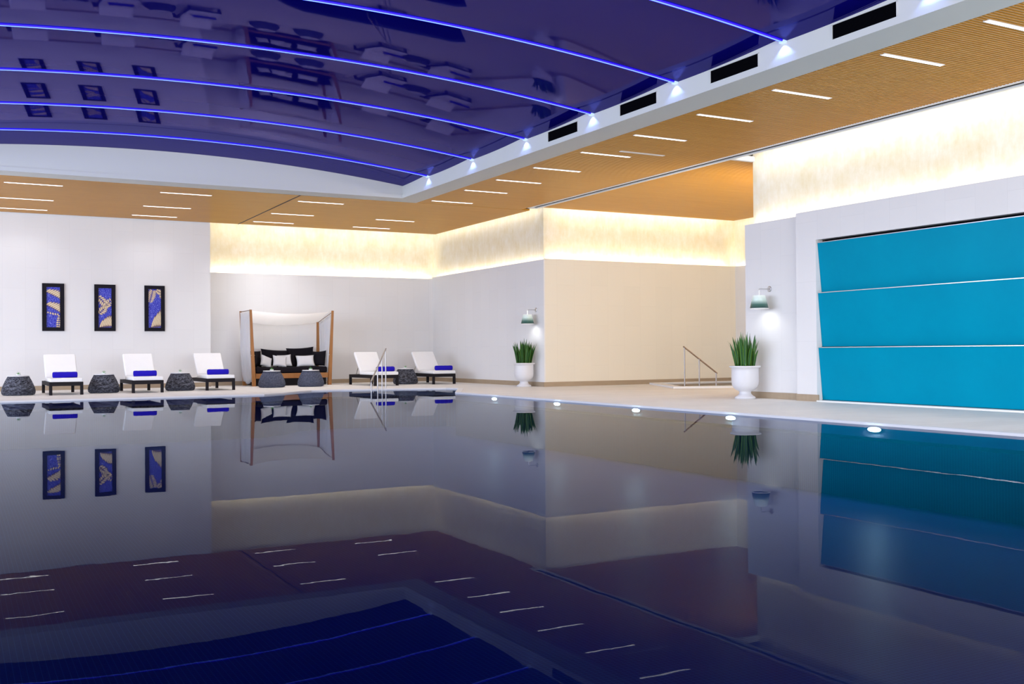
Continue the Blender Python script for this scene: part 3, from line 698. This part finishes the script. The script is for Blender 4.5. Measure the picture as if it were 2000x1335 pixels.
for lab, px, mot in PICS:
    t = thing('framed_picture', (px, 33.15, 2.455), lab, 'picture', 'three pictures in a row')
    fw, fh, cw, ch = 0.30, 0.705, 0.185, 0.595
    f = MB().box(-fw, -cw, -0.05, 0, -fh, fh).box(cw, fw, -0.05, 0, -fh, fh).box(-cw, cw, -0.05, 0, ch, fh).box(-cw, cw, -0.05, 0, -fh, -ch)
    f.build('frame', M['frame'], t)
    cv = MB().box(-cw, cw, -0.020, -0.002, -ch, ch).build('canvas', M['canvas'], t)
    mb = MB(); dpt = -0.0202
    for k, pts in enumerate(mot):
        mx_, my_ = sum(a for a, b in pts)/len(pts), sum(b for a, b in pts)/len(pts)
        for mi, sc in ((1, 1.0), (0, 0.80)):
            q = [(min(max(mx_+(a-mx_)*sc, 0.0), 2*cw)-cw, ch-min(max(my_+(b-my_)*sc, 0.0), 2*ch)) for a, b in pts]
            cl = []
            for c_ in q:
                if not cl or abs(cl[-1][0]-c_[0])+abs(cl[-1][1]-c_[1]) > 1e-4: cl.append(c_)
            if len(cl) > 3 and (max(a for a, b in cl)-min(a for a, b in cl)) > 0.004 and (max(b for a, b in cl)-min(b for a, b in cl)) > 0.004:
                dpt -= 0.0002; mb.poly([(a, dpt, b) for a, b in cl]); mb.bm.faces.ensure_lookup_table(); mb.bm.faces[-1].material_index = mi
    mb.bm.normal_update()
    for f_ in mb.bm.faces:
        if f_.normal.y > 0: f_.normal_flip()
    mb.build('leaf_motif', [M['motif'], M['motif_line']], cv, recalc=False)

# ------------------------------------------------------------------ potted snake plants
def make_plant():
    t = thing('potted_plant', (0, 0, 0), '', 'potted plant', 'snake plants in white urns')
    prof = [(0.0, 0.0), (0.215, 0.0), (0.22, 0.02), (0.205, 0.045), (0.165, 0.065), (0.13, 0.10), (0.12, 0.135), (0.135, 0.16), (0.20, 0.19), (0.25, 0.235), (0.278, 0.30), (0.288, 0.38), (0.288, 0.50), (0.285, 0.60), (0.288, 0.655), (0.325, 0.665), (0.33, 0.685), (0.322, 0.70), (0.285, 0.70), (0.27, 0.67), (0.265, 0.64), (0.0, 0.64)]
    urn = MB().lathe(prof, 56).build('urn', M['white_gloss'], t, smooth=True)
    MB().lathe([(0, 0.642), (0.262, 0.642), (0.262, 0.66), (0.12, 0.675), (0, 0.68)], 32).build('soil', M['soil'], urn)
    rnd = random.Random(11); mb = MB(); bm = mb.bm
    for k in range(72):
        a = rnd.uniform(0, 2*PI); r = 0.215*math.sqrt(rnd.random()); x0, y0 = r*math.cos(a), r*math.sin(a)
        h = rnd.uniform(0.42, 0.80)*(1.0-0.20*(r/0.22)**2); w = rnd.uniform(0.024, 0.038)
        out = rnd.uniform(0.08, 0.50)*r/0.22*h*0.75; face = rnd.uniform(0, PI); tw = rnd.uniform(-0.5, 0.5)
        prev = None; n = 7
        for i in range(n+1):
            s_ = i/n; c = Vector((x0+math.cos(a)*out*s_**1.5, y0+math.sin(a)*out*s_**1.5, 0.65+h*s_))
            ww = w*(0.75+0.6*s_)*(1-s_**3.2)+0.001 if s_ < 1 else 0.001
            d = Vector((math.cos(face+tw*s_), math.sin(face+tw*s_), 0)); nn = Vector((-d.y, d.x, 0))*0.006*(1-s_)
            row = [bm.verts.new(c-d*ww), bm.verts.new(c-d*ww*0.68+nn), bm.verts.new(c+d*ww*0.68+nn), bm.verts.new(c+d*ww)]
            if prev:
                for j in range(3):
                    f = bm.faces.new((prev[j], prev[j+1], row[j+1], row[j])); f.material_index = 0 if j == 1 else 1
            prev = row
    bmesh.ops.solidify(bm, geom=list(bm.faces), thickness=0.004)
    mb.build('foliage', [M['leaf'], M['leaf_edge']], t, smooth=True)
    return t
pp = make_plant(); pp.location = (14.77, 26.45, 0); pp['label'] = 'far snake plant in a white urn beside the pier corner'
pq = copy_tree(pp); pq.location = (14.82, 16.85, 0); pq.rotation_euler.z = 2.0; pq['label'] = 'near snake plant in a white urn by the turquoise glass wall'

# ------------------------------------------------------------------ wall lamps
def make_lamp():
    t = thing('wall_lamp', (0, 0, 0), '', 'wall lamp', 'wall lamps over the snake plants')
    mb = MB(); mb.lathe([(0, 0), (0.062, 0), (0.062, 0.012), (0.05, 0.02), (0, 0.02)], 28)
    bmesh.ops.transform(mb.bm, matrix=Matrix.Rotation(-PI/2, 4, 'Y'), verts=mb.bm.verts); mb.build('wall_plate', M['steel'], t)
    MB().tube([(-0.01, 0, 0), (-0.26, 0, 0), (-0.285, 0, -0.004), (-0.295, 0, -0.03), (-0.297, 0, -0.15)], 0.009, 10).build('arm', M['steel'], t)
    sh = MB().lathe([(0.020, -0.139), (0.130, -0.140), (0.132, -0.145), (0.195, -0.415), (0.191, -0.415), (0.127, -0.147), (0.020, -0.145)], 44, cx=-0.297).build('lamp_shade', M['shade'], t, smooth=True)
    MB().lathe([(0.189, -0.412), (0.198, -0.412), (0.199, -0.425), (0.190, -0.425), (0.189, -0.412)], 44, cx=-0.297).build('shade_rim', M['rim_white'], sh, smooth=True)
    MB().lathe([(0, -0.20), (0.018, -0.20), (0.022, -0.25), (0.045, -0.30), (0.042, -0.34), (0.02, -0.36), (0, -0.362)], 20, cx=-0.297).build('bulb', M['bulb'], sh, smooth=True)
    return t
wl = make_lamp(); wl.location = (15.15, 26.36, 2.27); wl['label'] = 'far wall lamp with smoked green shade on the pier side'
wm = copy_tree(wl); wm.location = (15.25, 16.54, 2.33); wm['label'] = 'near wall lamp with smoked green shade left of the turquoise glass'
for (x, y, z) in ((15.15-0.297, 26.36, 2.27-0.375), (15.25-0.297, 16.54, 2.33-0.375)):
    ld = bpy.data.lights.new('wall_lamp_glow', 'SPOT'); ld.energy = 11; ld.color = (1.0, 0.98, 0.94); ld.spot_size = math.radians(165); ld.spot_blend = 1.0; ld.shadow_soft_size = 0.10
    lo = bpy.data.objects.new('wall_lamp_glow', ld); C.objects.link(lo); lo.location = (x, y, z)

# ------------------------------------------------------------------ handrails
def rail(name, pts, label, mats):
    """pts: list of (x, y, z_top); the first and last carry the sloping rail"""
    t = thing(name, (pts[0][0], pts[0][1], 0), label, 'handrail', None); o = Vector((pts[0][0], pts[0][1], 0))
    for x, y, z in pts: MB().tube([(x-o.x, y-o.y, -0.32), (x-o.x, y-o.y, z)], 0.018, 12).build('post', mats[0], t)
    a, b = Vector(pts[0])-o, Vector(pts[-1])-o; d = (b-a).normalized()*0.04
    MB().tube([a-d, b+d], 0.021, 12).build('top_rail', mats[1], t, smooth=False)
    return t
rail('handrail', [(9.85, 26.09, 0.27), (10.26, 26.68, 0.62), (10.57, 27.14, 0.88), (10.87, 27.62, 1.13)], 'slender steel handrail descending into the pool steps', (M['rail_steel'], M['rail_steel']))
rail('handrail', [(17.60, 22.46, 1.12), (17.98, 22.30, 0.82), (18.42, 22.12, 0.42)], 'short sloping handrail at the whirlpool in the alcove', (M['rail_steel'], M['bronze']))
